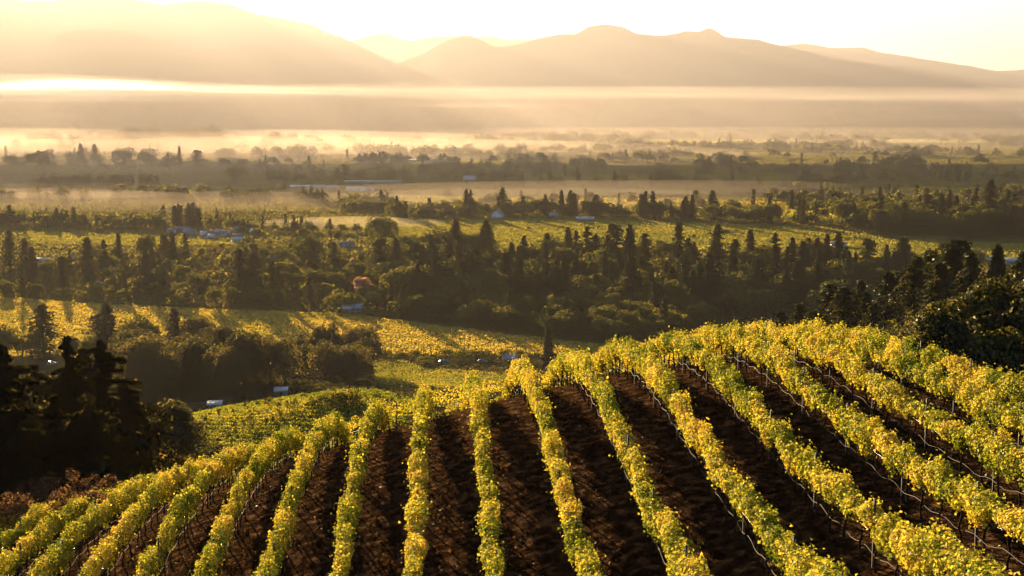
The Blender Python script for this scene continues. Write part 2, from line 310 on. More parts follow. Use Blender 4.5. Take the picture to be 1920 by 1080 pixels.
def canopy(C, T, Nn, dens, g):
    """leaves along a centreline C (n,3 ground points) with tangent T, sideways Nn"""
    L = np.r_[0, np.linalg.norm(np.diff(C, axis=0), axis=1).cumsum()]
    n = int(L[-1]*dens); s = g.uniform(0, L[-1], n)
    c = np.stack([np.interp(s, L, C[:, k]) for k in range(3)], 1); sd = np.stack([np.interp(s, L, Nn[:, k]) for k in range(3)], 1)
    ph = g.uniform(0, 1000)
    bul = 1+.5*fbm(s/1.3+ph, s*0+3, 3, 5); top = 1.72+.5*fbm(s/.8+ph, s*0+9, 3, 8); bot = .90+.45*fbm(s/1.0+ph, s*0+1, 3, 2)
    off = .12*fbm(s/2.5+ph, s*0+5, 2, 4)
    a = g.uniform(0, 2*pi, n); r = 1-.55*g.random(n)**2.2
    h = (top-bot)/2
    lump = 1+.8*fbm(s/.42+ph, a*1.3+ph, 2, 12); r = r*np.clip(lump, .45, 1.35)
    x = np.cos(a)*r*.245*bul*(1+.25*np.sin(a)); z = (top+bot)/2+np.sin(a)*r*h
    # hanging and upright shoots
    sh = g.random(n) < .06; z = np.where(sh, z+np.where(np.sin(a) > 0, 1, -.8)*g.uniform(0, .30, n), z)
    sh2 = g.random(n) < .05; x = np.where(sh2, x*(1+g.random(n)*.9), x)
    P = c+sd*(x+off)[:, None]; P[:, 2] += z
    nr = sd*np.cos(a)[:, None]+np.c_[np.zeros((n, 2)), np.sin(a)+.25]+g.normal(0, .55, (n, 3))
    size = g.uniform(.06, .12, n)
    V, Q = cards(P, size, nr, g, .85, .22)
    # colour: patches of green / gold / rust along the row plus leaf to leaf spread
    tint = .46+.38*fbm(s/1.6+ph, z*1.2, 3, 6)+.16*g.normal(size=n)+.10*fbm(s/9+ph, s*0, 2, 3)
    return V, Q, np.clip(tint, 0, 1)
def centre(X0, y0, y1, step=.5, slope=SLOPE, bend=0):
    Y = np.arange(y0, y1, step); X = X0+slope*Y+bend*np.clip(Y-62, 0, None)**2
    return np.c_[X, Y, hz(X, Y)]
def side(C):
    T = unit(np.gradient(C, axis=0)); N = np.cross(T, [[0, 0, 1]]); return T, unit(N)
def vine_row(C, label, group, seed, dens=860, spacing=1.45, posts=True):
    g = np.random.default_rng(seed); T, N = side(C); org = C[0].copy(); root = empty("vine_row", org)
    tag(root, label, "vine row", group)
    V, Q, tt = canopy(C-org, T, N, dens, g)
    ob("canopy", mk("canopy", V, Q, M_vine, tt), root)
    L = np.r_[0, np.linalg.norm(np.diff(C, axis=0), axis=1).cumsum()]
    f = lambda s: np.array([np.interp(s, L, C[:, k]) for k in range(3)])
    ang = math.atan2(-(C[-1, 0]-C[0, 0]), C[-1, 1]-C[0, 1])
    sp = max(spacing, L[-1]/95)
    for s in np.arange(.4, L[-1]-.3, sp):
        p = f(s+g.uniform(-.1, .1))-org; ob("trunk", VT[g.integers(6)], root, p, ang+g.choice([0, pi])+g.uniform(-.2, .2), g.uniform(.9, 1.1))
    if posts:
        for s in np.arange(.9, L[-1], 5.8): ob("post", POST, root, f(s)-org+N[0]*.03, ang)
    ss = np.arange(0, L[-1], .45); H = np.array([f(s) for s in ss])-org
    Hn = H.copy(); Hn[:, 2] += .42+.06*np.sin(ss*4.3/1.45)+.05*fbm(ss/1.5, ss*0, 3, seed); Hn[:, 0] += .04*fbm(ss/2, ss*0+4, 3, seed)
    ob("drip_hose", MB().tube(Hn, .008, 5).me("drip_hose", M_hose, True), root)
    H2 = H.copy(); H2[:, 2] += .95; ob("wire", MB().tube(H2[::4], .004, 3).me("wire", M_wire), root)
    return root
KS = list(range(-9, 10))
for n, k in enumerate(KS):
    X0 = (k-K0)*SP_
    # start just outside the frame, end where the hill drops out of sight
    y0 = float(np.clip(27+abs(X0)*.35, 27, 60)) if k > 0 else float(np.clip(34+abs(X0)*.95, 30, 62))
    if k > 3: y0 = max(22, 2.1*X0)
    y1 = 84 if k < 8 else 84+2*(k-8)
    if k >= 8: y0 = 2.05*X0
    side_w = "running over the crest" if -7 <= k <= 5 else ("reaching the right edge" if k > 5 else "low at the left edge")
    vine_row(centre(X0, y0, y1), f"golden vine row, {ordinal(n)} from the left of the hill, {side_w}", "vine rows on the near hill", 100+k)
# short cross rows just beyond the crest
for n, (xa, xb, yc) in enumerate([(-12.5, -2.2, 76.5), (-3.0, 6.0, 79.0), (-4, 5, 83.0), (5.5, 12.0, 78.5)]):
    X = np.arange(xa, xb, .5); Y = yc+.01*(X-2)**2+X*0; Cc = np.c_[X, Y, hz(X, Y)]
    vine_row(Cc, ["short shaded cross row closing the gap behind the crest, left of centre", "short cross row behind the crest between the centre rows", "hindmost short cross row beyond the crest at the centre",
                  "short cross row behind the crest, right of centre"][n], "cross rows behind the crest", 300+n, dens=260)

# ------------------------------------------------------------------ trees
def con_cards(seed, n, R, size, droop=.25, open_=0.0, bare=.08, ragged=.25, ex=.8, jit=1):
    g = np.random.default_rng(seed); lv = 34
    C = []; S = []
    per = max(1, n//(lv*7))
    for i in range(lv):
        t = bare+(1-bare)*(i+.5)/lv; nb = 7
        for j in range(nb):
            if g.random() < open_: continue
            a = g.uniform(0, 2*pi); rr = R*(1-t)**ex*min(1, (t-bare)/.10+.35)*g.uniform(1-ragged*2, 1+ragged*.5)
            k = max(2, int(per*1.6)); u = g.random(k)**.6
            x = np.cos(a)*rr*u; y = np.sin(a)*rr*u
            z = t+g.uniform(-.01, .01)-droop*rr*u**1.5+.05*rr*u*g.normal(size=k)
            w_ = size*.55*jit; C.append(np.c_[x+g.normal(0, w_, k)*.6, y+g.normal(0, w_, k)*.6, z+g.normal(0, w_*.5, k)]); S.append(size*g.uniform(.7, 1.3, k))
    C.append(np.c_[g.normal(0, .004, 14), g.normal(0, .004, 14), np.linspace(.93, 1.0, 14)]); S.append(np.full(14, size*.5))
    C = np.concatenate(C); S = np.concatenate(S)
    N = np.c_[C[:, :2]*1.2/R, np.full(len(C), .8)]+g.normal(0, .5, (len(C), 3))
    return C, S, N, g
def bro_cards(seed, n, Rw, size, lobes=11, low=.22, spread=1.0, flat=1.0):
    g = np.random.default_rng(seed); cz = (1+low)/2; rz = (1-low)/2
    L = []
    for i in range(lobes):
        d = unit(g.normal(size=3)); d[2] = abs(d[2])*.9-.25 if i % 3 else d[2]
        q = d*np.array([Rw, Rw, rz])*.58*spread; L.append((q+[0, 0, cz], g.uniform(.34, .52)))
    L.append((np.array([0, 0, cz]), .55))
    C = []; N = []
    wts = np.array([r*r for _, r in L]); wts /= wts.sum()
    for (q, r), wt in zip(L, wts):
        k = int(n*wt)+1; d = unit(g.normal(size=(k, 3))); d[:, 2] = np.where(d[:, 2] < -.5, -d[:, 2], d[:, 2])
        rad = (1-.35*g.random(k)**2)*(1+.22*fbm(d[:, 0]*2.5+seed, d[:, 1]*2.5+d[:, 2]*2, 2, seed))
        C.append(q+d*rad[:, None]*r*np.array([Rw, Rw, rz*flat])); N.append(d)
    C = np.concatenate(C); C[:, 2] = C[:, 2]/max(1, C[:, 2].max()); N = np.concatenate(N)+g.normal(0, .55, (len(C), 3))
    return C, size*g.uniform(.6, 1.3, len(C)), N, g
def crown_me(data, mat, fold=.25, gap=.0):
    C, S, N, g = data
    V, Q = cards(C, S, N, g, .8, fold); tt = .5+.26*g.normal(size=len(C))+.34*(fbm(C[:, 0]*9, C[:, 2]*9+C[:, 1]*5, 2, 4))
    return mk("crown", V, Q, mat, np.clip(tt, 0, 1))
def trunk_tree(seed, h, r, limbs=0, lo=.3, hi=.75, reach=.25, lean=.02, mat=None):
    g = np.random.default_rng(seed); b = MB(); t = np.linspace(0, 1, 9)
    P = np.c_[lean*np.sin(t*3+seed)*t, lean*np.cos(t*2+seed)*t, t*h-.015]; b.tube(P, r*(1-t)**.8+r*.12, 7)
    for i in range(limbs):
        u = g.uniform(lo, hi)*h; a = g.uniform(0, 2*pi); p0 = np.array([np.interp(u, t*h, P[:, 0]), np.interp(u, t*h, P[:, 1]), u]); q = np.linspace(0, 1, 5)[:, None]
        L = reach*g.uniform(.6, 1.1); e = p0+np.array([math.cos(a)*L, math.sin(a)*L, g.uniform(.3, .8)*L])
        Pm = p0*(1-q)+e*q+np.array([0, 0, .12*L])*np.sin(q*pi); b.tube(Pm, r*(.45-.38*q[:, 0]), 5)
    return b.me("trunk", mat or M_bark, True)
KN = {}
def kind(key, name, cat, crowns, trunks, lod): KN[key] = dict(name=name, cat=cat, crowns=crowns, trunks=trunks, lod=lod)
def lodset(f, mat, seeds): return [crown_me(f(s), mat) for s in seeds]
TR_C = [trunk_tree(s, .97, .014, 0) for s in range(3)]; TR_B = [trunk_tree(s+9, .6, .028, 6) for s in range(4)]
kind("con", "conifer_tree", "conifer", [crown_me(con_cards(s, 2600, R, .034, dr, op, ba, rg, [.55, .65, .6, .7, .45, .55, .6, .42][s-1]), M_con) for s, R, dr, op, ba, rg in
     [(1, .24, .3, .0, .08, .3), (2, .30, .2, .15, .14, .35), (3, .2, .4, .05, .05, .25), (4, .30, .1, .35, .2, .4), (5, .27, .3, .1, .1, .35), (6, .34, .25, .05, .05, .35), (7, .24, .15, .42, .25, .4), (8, .36, .1, .1, .02, .35)]], TR_C, None)
kind("bro", "broadleaf_tree", "broadleaf tree", [crown_me(bro_cards(s, 1900, w_, .062, lo, low), M_oak) for s, w_, lo, low in [(11, .5, 11, -.02), (12, .6, 14, -.08), (13, .45, 9, -.02), (14, .55, 16, .03), (15, .66, 15, -.1)]], TR_B, None)
kind("aut", "autumn_tree", "autumn tree", [crown_me(bro_cards(s, 1500, w_, .07, lo, low), M_autumn) for s, w_, lo, low in [(21, .45, 9, 0), (22, .55, 12, -.05), (23, .36, 8, 0)]], TR_B, None)
kind("pin", "red_leaved_tree", "autumn tree", [crown_me(bro_cards(s, 1500, w_, .07, lo, low), M_pink) for s, w_, lo, low in [(31, .5, 9, .15), (32, .35, 9, .1)]], TR_B, None)
kind("brn", "oak_tree", "oak", [crown_me(bro_cards(s, 6000, w_, .036, lo, low, sp), M_brown) for s, w_, lo, low, sp in [(41, .36, 18, .04, 1.3), (42, .44, 22, .0, 1.25), (43, .30, 16, .08, 1.35), (44, .46, 24, .05, 1.2)]],
     [trunk_tree(s+40, .8, .022, 12, .25, .8, .35, .05) for s in range(3)], None)
kind("pop", "poplar_tree", "poplar", [crown_me(bro_cards(s, 2200, .28, .05, 8, .06), M_autumn if s % 2 else M_oak) for s in (51, 52, 53)], TR_B, None)
kind("bus", "bush", "bush", [crown_me(bro_cards(s, 900, w_, .09, 7, -.05), M_oak) for s, w_ in ((61, .8), (62, 1.1), (63, .65))], None, None)
TREES = []
def T(k, X, Y, h, region, w=1.0, z=None, label=None, v=None):
    TREES.append(dict(k=k, X=float(X), Y=float(Y), h=float(h), reg=region, w=w, z=z, label=label, v=v))
def Tp(k, px, base, top, region, w=1.0, label=None, v=None):
    """tree whose foot and top are seen at these heights of the photograph"""
    p = at(px, base, 0, 120); h = (base-top)*p[1]/FPX*1.0
    T(k, p[0], p[1], h, region, w, None, label, v)
def inpoly(x, y, P):
    c = False; j = len(P)-1
    for i in range(len(P)):
        if (P[i][1] > y) != (P[j][1] > y) and x < (P[j][0]-P[i][0])*(y-P[i][1])/(P[j][1]-P[i][1])+P[i][0]: c = not c
        j = i
    return c
def scatter(P, n, mix, region, gap=5.0, wr=(.85, 1.25)):
    """mix: list of (kind, weight, hmin, hmax)"""
    xs = [q[0] for q in P]; ys = [q[1] for q in P]; W = np.array([m[1] for m in mix], float); W /= W.sum(); done = []; tries = 0
    while len(done) < n and tries < n*40:
        tries += 1; x = rng.uniform(min(xs), max(xs)); y = rng.uniform(min(ys), max(ys))
        if not inpoly(x, y, P): continue
        p = at(x, y, 0, 300)
        if any((p[0]-a)**2+(p[1]-b)**2 < gap*gap for a, b in done): continue
        done.append((p[0], p[1])); m = mix[rng.choice(len(mix), p=W)]
        T(m[0], p[0], p[1], rng.uniform(m[2], m[3]), region, rng.uniform(*wr))
def belt(line, n, mix, region, jit=2.0, gap=0):
    """trees along a line of the photograph"""
    line = np.array(line, float); W = np.array([m[1] for m in mix], float); W /= W.sum()
    for i in range(n):
        x = rng.uniform(line[0, 0], line[-1, 0]); y = np.interp(x, line[:, 0], line[:, 1])+rng.uniform(-jit, jit); p = at(x, y); m = mix[rng.choice(len(mix), p=W)]
        T(m[0], p[0], p[1], rng.uniform(m[2], m[3]), region, rng.uniform(.9, 1.35))
DARKMIX = [("con", 6, 16, 30), ("bro", 4, 14, 24)]
scatter([(700, 500), (760, 482), (900, 480), (1130, 500), (1130, 562), (980, 578), (720, 568)], 105, DARKMIX, "in the central grove", 5, (.85, 1.6))
scatter([(1130, 500), (1400, 508), (1560, 505), (1700, 510), (1760, 560), (1560, 600), (1250, 590), (1130, 562)], 105, DARKMIX, "in the right grove", 5, (.85, 1.6))
scatter([(0, 505), (0, 560), (200, 573), (400, 581), (640, 588), (700, 575), (700, 492), (560, 458), (350, 474), (100, 497)], 135, [("bro", 70, 8, 15), ("con", 14, 15, 23), ("aut", 16, 7, 11)], "behind the golden field", 6)
scatter([(640, 588), (700, 566), (1130, 560), (1330, 590), (1330, 620), (1180, 640), (1060, 638), (860, 610)], 105, [("bro", 60, 9, 14), ("aut", 22, 7, 12), ("con", 12, 12, 20)], "right of the white roof", 5.5)
scatter([(1560, 424), (1640, 440), (1930, 448), (1930, 412), (1600, 402)], 85, [("con", 3, 20, 30), ("bro", 5, 14, 26)], "in the far right wood", 9)
belt([(740, 410), (1000, 403), (1250, 411), (1540, 420)], 80, [("bro", 5, 10, 20), ("con", 5, 14, 28)], "in the tree line above the grove")
belt([(640, 393), (780, 400), (905, 392)], 34, [("bro", 6, 8, 13)], "left of the white farmhouse", 3)
belt([(900, 382), (1250, 388), (1600, 396)], 55, [("bro", 6, 7, 15), ("con", 2, 12, 22)], "in the upper tree line", 3)
belt([(60, 357), (180, 352), (300, 352)], 110, [("con", 8, 12, 18)], "in the hazy plantation at the left", 3)
belt([(0, 372), (300, 366), (500, 374)], 60, [("bro", 6, 9, 16)], "in the misty wood", 5)
belt([(0, 420), (150, 424), (300, 427)], 55, [("bro", 6, 9, 15), ("con", 1, 14, 20)], "in the misty hedge at the left", 4)
belt([(305, 420), (378, 424)], 15, [("con", 8, 16, 22)], "in the clump above the houses", 4)
belt([(380, 425), (520, 440), (700, 440)], 30, [("bro", 6, 7, 12), ("con", 2, 12, 18), ("aut", 2, 6, 10)], "near the village houses", 6)
belt([(520, 366), (640, 384), (740, 388)], 30, [("bro", 6, 8, 14), ("con", 2, 14, 20)], "below the long warehouse", 4)
belt([(660, 366), (745, 370)], 12, [("con", 1, 9, 11)], "in the row beside the warehouse", 1)
for a in [((900, 352), (1200, 350), (1560, 362), 55), ((1440, 372), (1700, 380), (1920, 372), 55), ((1500, 340), (1920, 336), (1930, 336), 55), ((500, 338), (800, 332), (1100, 335), 60)]:
    belt(a[:3], a[3], [("bro", 6, 9, 17), ("con", 2, 14, 22)], "in the hazy belt", 5)
for yb, n, h0, h1, x0, x1 in [(328, 90, 8, 17, 400, 1980), (318, 210, 9, 18, -60, 1980), (306, 230, 9, 22, -60, 1980), (296, 230, 9, 22, -60, 1980), (286, 280, 10, 22, -60, 1980), (276, 300, 10, 23, -60, 1980), (267, 330, 10, 24, -60, 1980), (260, 360, 10, 24, -60, 1980), (255, 260, 10, 24, -60, 1980)]:
    # clustered: far belts come in clumps with field showing between
    for i in range(n):
        x = rng.uniform(x0, x1); c = vnoise(np.array([x/90.+yb]), np.array([yb*1.0]), 5)[0]
        if c < -.05 and rng.random() < .85: continue
        p = at(x, yb+rng.uniform(-1.6, 1.6)+3*math.sin(x/170+yb)); T("con" if rng.random() < .22 else "bro", p[0], p[1], rng.uniform(h0, h1)*(1+.5*max(0, c)), "in the far valley", rng.uniform(1.1, 1.9))
# single trees one can pick out
for a in [("con", 20, 507, 432, "tall dark conifer at the left edge above the wood"), ("con", 48, 510, 446, "dark conifer just right of the tall left edge conifer"),
          ("con", 165, 522, 443, "pointed conifer left of the big round topped pair"), ("con", 196, 517, 449, "short pointed conifer beside the big round crown"),
          ("con", 275, 549, 470, "narrow black spire in front of the big round crown"), ("con", 452, 560, 467, "left one of two tall spires in the left wood"),
          ("con", 478, 562, 472, "right one of two tall spires in the left wood"), ("con", 515, 548, 500, "short conifer right of the two spires"),
          ("con", 855, 500, 410, "tallest dark crown over the central grove, left part"), ("con", 912, 512, 412, "layered pine standing free left in the grove"),
          ("con", 1065, 500, 425, "slim conifer rising over the grove centre"), ("con", 1100, 505, 424, "pointed conifer right of the slim grove conifer"),
          ("con", 1150, 520, 418, "airy tall pine at the middle of the groves"), ("con", 1180, 520, 420, "second airy pine at the middle of the groves"),
          ("con", 1272, 520, 415, "tall pine crowning the right grove"), ("con", 1345, 520, 420, "broad conifer in the right grove's skyline"),
          ("con", 1550, 515, 437, "conifer beside the blue white roof"), ("con", 1690, 540, 443, "free standing layered pine near the right"),
          ("con", 1790, 545, 452, "layered pine above the big leafy tree"), ("con", 83, 674, 568, "big dark conifer standing left in front of the golden field"),
          ("con", 203, 668, 566, "pointed conifer before the golden field, second cluster"), ("con", 186, 664, 586, "lower conifer leaning on the pointed one"),
          ("con", 328, 652, 576, "layered cedar like conifer before the golden field"), ("con", 1028, 692, 610, "lone dark conifer at the golden field's right end"),
          ("con", 1032, 352, 318, "dark round conifer in the upper middle fields"), ("con", 1152, 360, 321, "pointed conifer in the upper middle fields"),
          ("con", 1210, 412, 358, "tall dark conifer in the tree line, centre right"), ("con", 1335, 412, 357, "wide dark conifer in the tree line, right"),
          ("con", 1282, 410, 378, "small pointed conifer left of the wide dark one"), ("con", 1296, 412, 384, "smallest pointed conifer left of the wide dark one"),
          ("con", 1855, 425, 336, "tallest tree over the dark right wood"), ("con", 715, 390, 355, "dark conifer below the warehouse's right end")]:
    Tp(a[0], a[1], a[2], a[3], "single", 1.6 if a[2] > 640 and a[1] < 400 else 1.25, a[4])
for a in [("bro", 275, 505, 430, .62, "big round dark crown behind the narrow spire"), ("bro", 577, 508, 428, .7, "big dome shaped dark tree in the left wood"),
          ("bro", 715, 472, 397, .85, "spreading oak standing over the fields left of the grove"), ("bro", 1245, 352, 312, 1.4, "wide oak crown in the hazy fields, right of centre"),
          ("bro", 838, 374, 352, .9, "small round tree alone in the upper fields"), ("bro", 255, 652, 580, .8, "dark round tree right of the pointed conifer pair"), ("bro", 288, 656, 600, .7, "lower round tree before the golden field"),
          ("brn", 375, 668, 586, .95, "tall grey brown oak before the golden field"), ("brn", 410, 672, 612, .9, "grey brown oak right of the tall one"),
          ("pop", 72, 676, 606, 1, "bright green egg shaped tree at the dark conifer's foot"), ("pop", 42, 678, 620, 1.2, "dull green tree left of the egg shaped one"),
          ("pop", 136, 680, 622, 1.1, "left green poplar behind the black trees"), ("pop", 163, 684, 626, 1.2, "right green poplar behind the black trees"), ("bro", 8, 680, 596, .9, "brownish round tree cut by the left edge"),
          ("pin", 678, 562, 514, .85, "pink red autumn tree in the wood above the white roof"), ("pin", 662, 505, 482, 1, "small pink tree in the left wood"), ("pin", 403, 480, 460, .9, "small reddish tree near the houses"),
          ("pin", 1170, 625, 592, .6, "narrow pink red tree beside the grey roof"), ("aut", 1155, 625, 584, .8, "green gold tree left of the narrow pink one"), ("aut", 1042, 600, 545, .75, "brightest golden tree at the wood edge"),
          ("aut", 500, 545, 505, .7, "orange gold tree between the spires"), ("aut", 975, 590, 562, 1, "golden tree at the wood edge, centre"), ("aut", 925, 595, 565, 1, "golden brown tree left of the centre golden one"),
          ("aut", 1300, 565, 530, .9, "yellow green domed tree below the right grove"), ("aut", 1390, 560, 530, .6, "pale small tree at the road in the right wood"), ("bro", 1830, 510, 455, .8, "bare looking umbrella shaped tree above the leafy tree"), ("brn", 1545, 415, 388, .7, "thin tree alone at the right field edge"),
          ("brn", 635, 455, 428, .9, "pinkish brown tree above the white bungalow")]:
    Tp(a[0], a[1], a[2], a[3], "single", a[4], a[5])
scatter([(250, 712), (420, 696), (690, 698), (690, 728), (560, 738), (400, 752), (300, 768), (240, 760)], 54, [("brn", 6, 14, 23), ("bro", 3, 12, 18), ("con", 1, 17, 24)], "in the oak belt behind the fence", 5, (.8, 1.2))
for px, Y, h in [(1455, 300, 20), (1490, 330, 22), (1520, 280, 20), (1545, 340, 27), (1570, 300, 22), (1600, 330, 28), (1625, 270, 22), (1650, 310, 27), (1675, 350, 32), (1700, 290, 29), (1725, 330, 34), (1745, 270, 28), (1770, 300, 33), (1800, 280, 29), (1850, 290, 30), (1900, 280, 28), (1475, 260, 13), (1585, 250, 15), (1640, 230, 15), (1690, 240, 20), (1900, 330, 28), (1500, 400, 24), (1540, 410, 27), (1580, 400, 26), (1620, 390, 27), (1660, 400, 30), (1700, 380, 30), (1560, 255, 16), (1610, 300, 22), (1665, 265, 20), (1710, 250, 19), (1735, 300, 27), (1460, 380, 20)]:
    kk = "bro" if (px*7+Y*3)//10 % 5 == 0 else "con"; T(kk, (px-960)/FPX*Y*1.03, Y, h*(.92 if px < 1600 else .84), "behind the vine ridge", rng.uniform(1.0, 1.5) if kk == "con" else rng.uniform(.6, .8))
belt([(1290, 447), (1400, 432), (1480, 421)], 22, [("bro", 1, 2.5, 4)], "in the low hedge across the mid field", .6)
belt([(1540, 454), (1640, 447), (1720, 452)], 20, [("bro", 1, 2.5, 4)], "in the low hedge at the mid field's right", .6)
belt([(860, 425), (1000, 431), (1180, 428)], 18, [("bro", 1, 2, 3.5)], "in the low hedge under the farmhouse", .8)
for k_, px, b_, t_, w_, l in [("bro", 70, 322, 278, 1.3, "great hazy oak clump at the far left"), ("bro", 20, 316, 288, 1.2, "hazy tree at the left edge beside the great clump"), ("con", 152, 305, 269, 1.3, "left one of two hazy conifers over the mist"), ("con", 178, 306, 270, 1.5, "right one of two hazy conifers over the mist"), ("bro", 232, 308, 279, 1.6, "hazy round tree right of the two misty conifers"),
     ("bro", 275, 310, 280, 1.2, "second hazy round tree right of the misty conifers"), ("con", 337, 322, 274, .9, "tall thin conifer in the left mist"), ("con", 316, 318, 287, 1, "small conifer left of the tall thin misty one"), ("con", 370, 318, 281, 1.9, "wide hazy conifer right of the tall thin misty one"), ("con", 651, 300, 279, .8, "slim poplar like tree left of the greenhouses"), ("con", 713, 302, 285, .8, "slim tree just left of the small greenhouse"),
     ("con", 498, 318, 290, .9, "hazy conifer in the centre left mist"), ("con", 580, 320, 292, 1, "hazy conifer right of the centre left one"), ("bro", 440, 340, 312, 1.6, "dark round crown in the hazy belt, left of centre"), ("con", 648, 340, 315, 1.1, "conifer in the hazy belt below the slim poplar like tree")]:
    Tp(k_, px, b_, t_, "single", w_, l)
# hedge of round olive trees along the lower field edge
for i, px in enumerate([640, 672, 700, 725, 752, 778, 838, 862, 886, 910, 945, 975]): Tp("bus", px, 674, 652+rng.uniform(-2, 3), "olive", 1, None)
for i, px in enumerate([792, 806, 820, 800, 830, 850, 872, 895, 930, 960]): Tp("bus", px, [683, 684, 680, 690, 694, 694, 696, 694, 700, 700][i], [664, 664, 662, 672, 680, 680, 682, 680, 684, 686][i], "olive", 1.1, None)
for px, b_, t_, l in [(605, 772, 727, "black round bush beside the knoll vineyard"), (620, 800, 765, "second dark bush below the black round one"), (590, 770, 735, "dark bush left of the black round one"), (412, 860, 815, "dry brown bush at the knoll's foot"), (385, 868, 828, "lower dry brown bush at the knoll's foot")]:
    Tp("bus", px, b_, t_, "single", .9, l)
for px, b_, t_, l in [(640, 592, 577, "bush at the left corner of the white roofed house"), (668, 594, 582, "low bush before the white roofed house"), (688, 593, 574, "bush at the right corner of the white roofed house")]: Tp("bus", px, b_, t_, "single", 1, l)
Tp("aut", 650, 775, 722, "single", 1.3, "golden round shrub right of the black bush")

cand = {}
for t in TREES:
    t["s"] = t["h"]/t["Y"]; t["px"], t["py"] = proj(t["X"], t["Y"], 0)
    if t["reg"] == "in the far valley" or t["Y"] > 2300: t["s"] *= .5
    cand.setdefault(t["k"], []).append(t)
solo = []; mass = []
for k, L in cand.items():
    L.sort(key=lambda t: -(t["s"]+(1 if t["label"] else 0)))
    cap = {"con": 285, "bro": 285}.get(k, 200); solo += L[:cap]; mass += L[cap:]
NM = {"con": "dark conifer", "bro": "round broadleaf tree", "aut": "golden autumn tree", "brn": "grey brown oak", "bus": "dark round bush", "pop": "poplar", "pin": "red tree"}
byreg = {}
for t in solo:
    if not t["label"]: byreg.setdefault((t["reg"], t["k"]), []).append(t)
for (reg, k), L in byreg.items():
    L.sort(key=lambda t: t["px"])
    for i, t in enumerate(L):
        if reg == "olive": t["label"] = f"low round olive tree, {ordinal(i)} from the left below the golden field"; t["name"] = "olive_tree"; t["cat"] = "olive tree"
        else: t["label"] = f"{NM[k]}, {ordinal(i)} from the left {reg}"
        t["group"] = ("olive trees below the golden field" if reg == "olive" else f"{NM[k]}s {reg}")
for i, t in enumerate(solo):
    K = KN[t["k"]]; z = float(hz(t["X"], t["Y"]))-.3
    v = i % len(K["crowns"]) if t["v"] is None else t["v"]
    nm = t.get("name", K["name"]); rz = rng.uniform(0, 2*pi)
    if K["trunks"] is None:
        o = ob(nm, K["crowns"][v], None, (t["X"], t["Y"], z), rz, (t["h"]*t["w"], t["h"]*t["w"], t["h"])); tag(o, t["label"], t.get("cat", K["cat"]), t.get("group")); continue
    o = empty(nm, (t["X"], t["Y"], z), rz, (t["h"]*t["w"], t["h"]*t["w"], t["h"])); tag(o, t["label"], t.get("cat", K["cat"]), t.get("group"))
    ob("crown", K["crowns"][v], o); ob("trunk", K["trunks"][i % len(K["trunks"])], o)
# the far woods nobody can count: one mass of small trees
LC = [con_cards(s, 240, .2, .11) for s in (71, 72, 73)]; LB = [bro_cards(s, 120, .66, .24, 6, -.12) for s in (74, 75, 76, 77)]
def far_mass():
    Vs = []; Ts = []; n = 0
    for i, t in enumerate(mass):
        C, S, N, g = (LC[i % 3] if t["k"] == "con" else LB[i % 4])
        sel = np.arange(len(C)) if len(C) < 160 else g.choice(len(C), 150, replace=False)
        sc_ = np.array([t["h"]*t["w"], t["h"]*t["w"], t["h"]]); a = rng.uniform(0, 2*pi); ca, sa = math.cos(a), math.sin(a)
        D = C[sel]@np.array([[ca, sa, 0], [-sa, ca, 0], [0, 0, 1]])
        V, Q = cards(D*sc_+[t["X"], t["Y"], float(hz(t["X"], t["Y"]))-.3], S[sel]*t["h"]*1.1, N[sel], g)
        Vs.append(V); Ts.append(np.clip(.5+rng.normal()*.15+.2*g.normal(size=len(sel)), 0, 1)+(0 if t["k"] == "con" else 2))
    V = np.concatenate(Vs); tt = np.concatenate(Ts); Q = np.arange(len(V)).reshape(-1, 4)
    me = mk("distant_woodland", V, Q, M_con, tt % 2); me.materials.append(M_oak); me.polygons.foreach_set("material_index", (tt >= 1.5).astype(np.int32))
    tag(ob("distant_woodland", me), kind="stuff")
far_mass()
print("TREES", len(solo), len(mass), {k: len(v) for k, v in cand.items()})

# the big near trees
def near_tree(kind_, name, cat, label, X, Y, top, R, mat, n, size, trunk_r, seed, group=None, base=None, **kw):
    z0 = float(hz(X, Y))-.3; d = ray(960, top); h = d[2]/d[1]*Y-z0
    o = empty(name, (X, Y, z0), seed*1.7); tag(o, label, cat, group)
    if kind_ == "con": C, S, N, g = con_cards(seed, n, R/h, size/h, **kw); 
    else: C, S, N, g = bro_cards(seed, n, R/h, size/h, **kw)
    ob("crown", crown_me((C*h, S*h, N, g), mat), o)
    ob("trunk", MB_scaled(trunk_tree(seed, .9 if kind_ == "con" else .75, trunk_r/h, 14 if kind_ != "con" else 0, .2, .85, R/h*.9), h), o)
    return o
def MB_scaled(me, h):
    a = np.empty(len(me.vertices)*3, np.float32); me.vertices.foreach_get("co", a); me.vertices.foreach_set("co", a*h); me.update(); return me
def px_x(px, Y): return (px-960)/FPX*Y*1.03
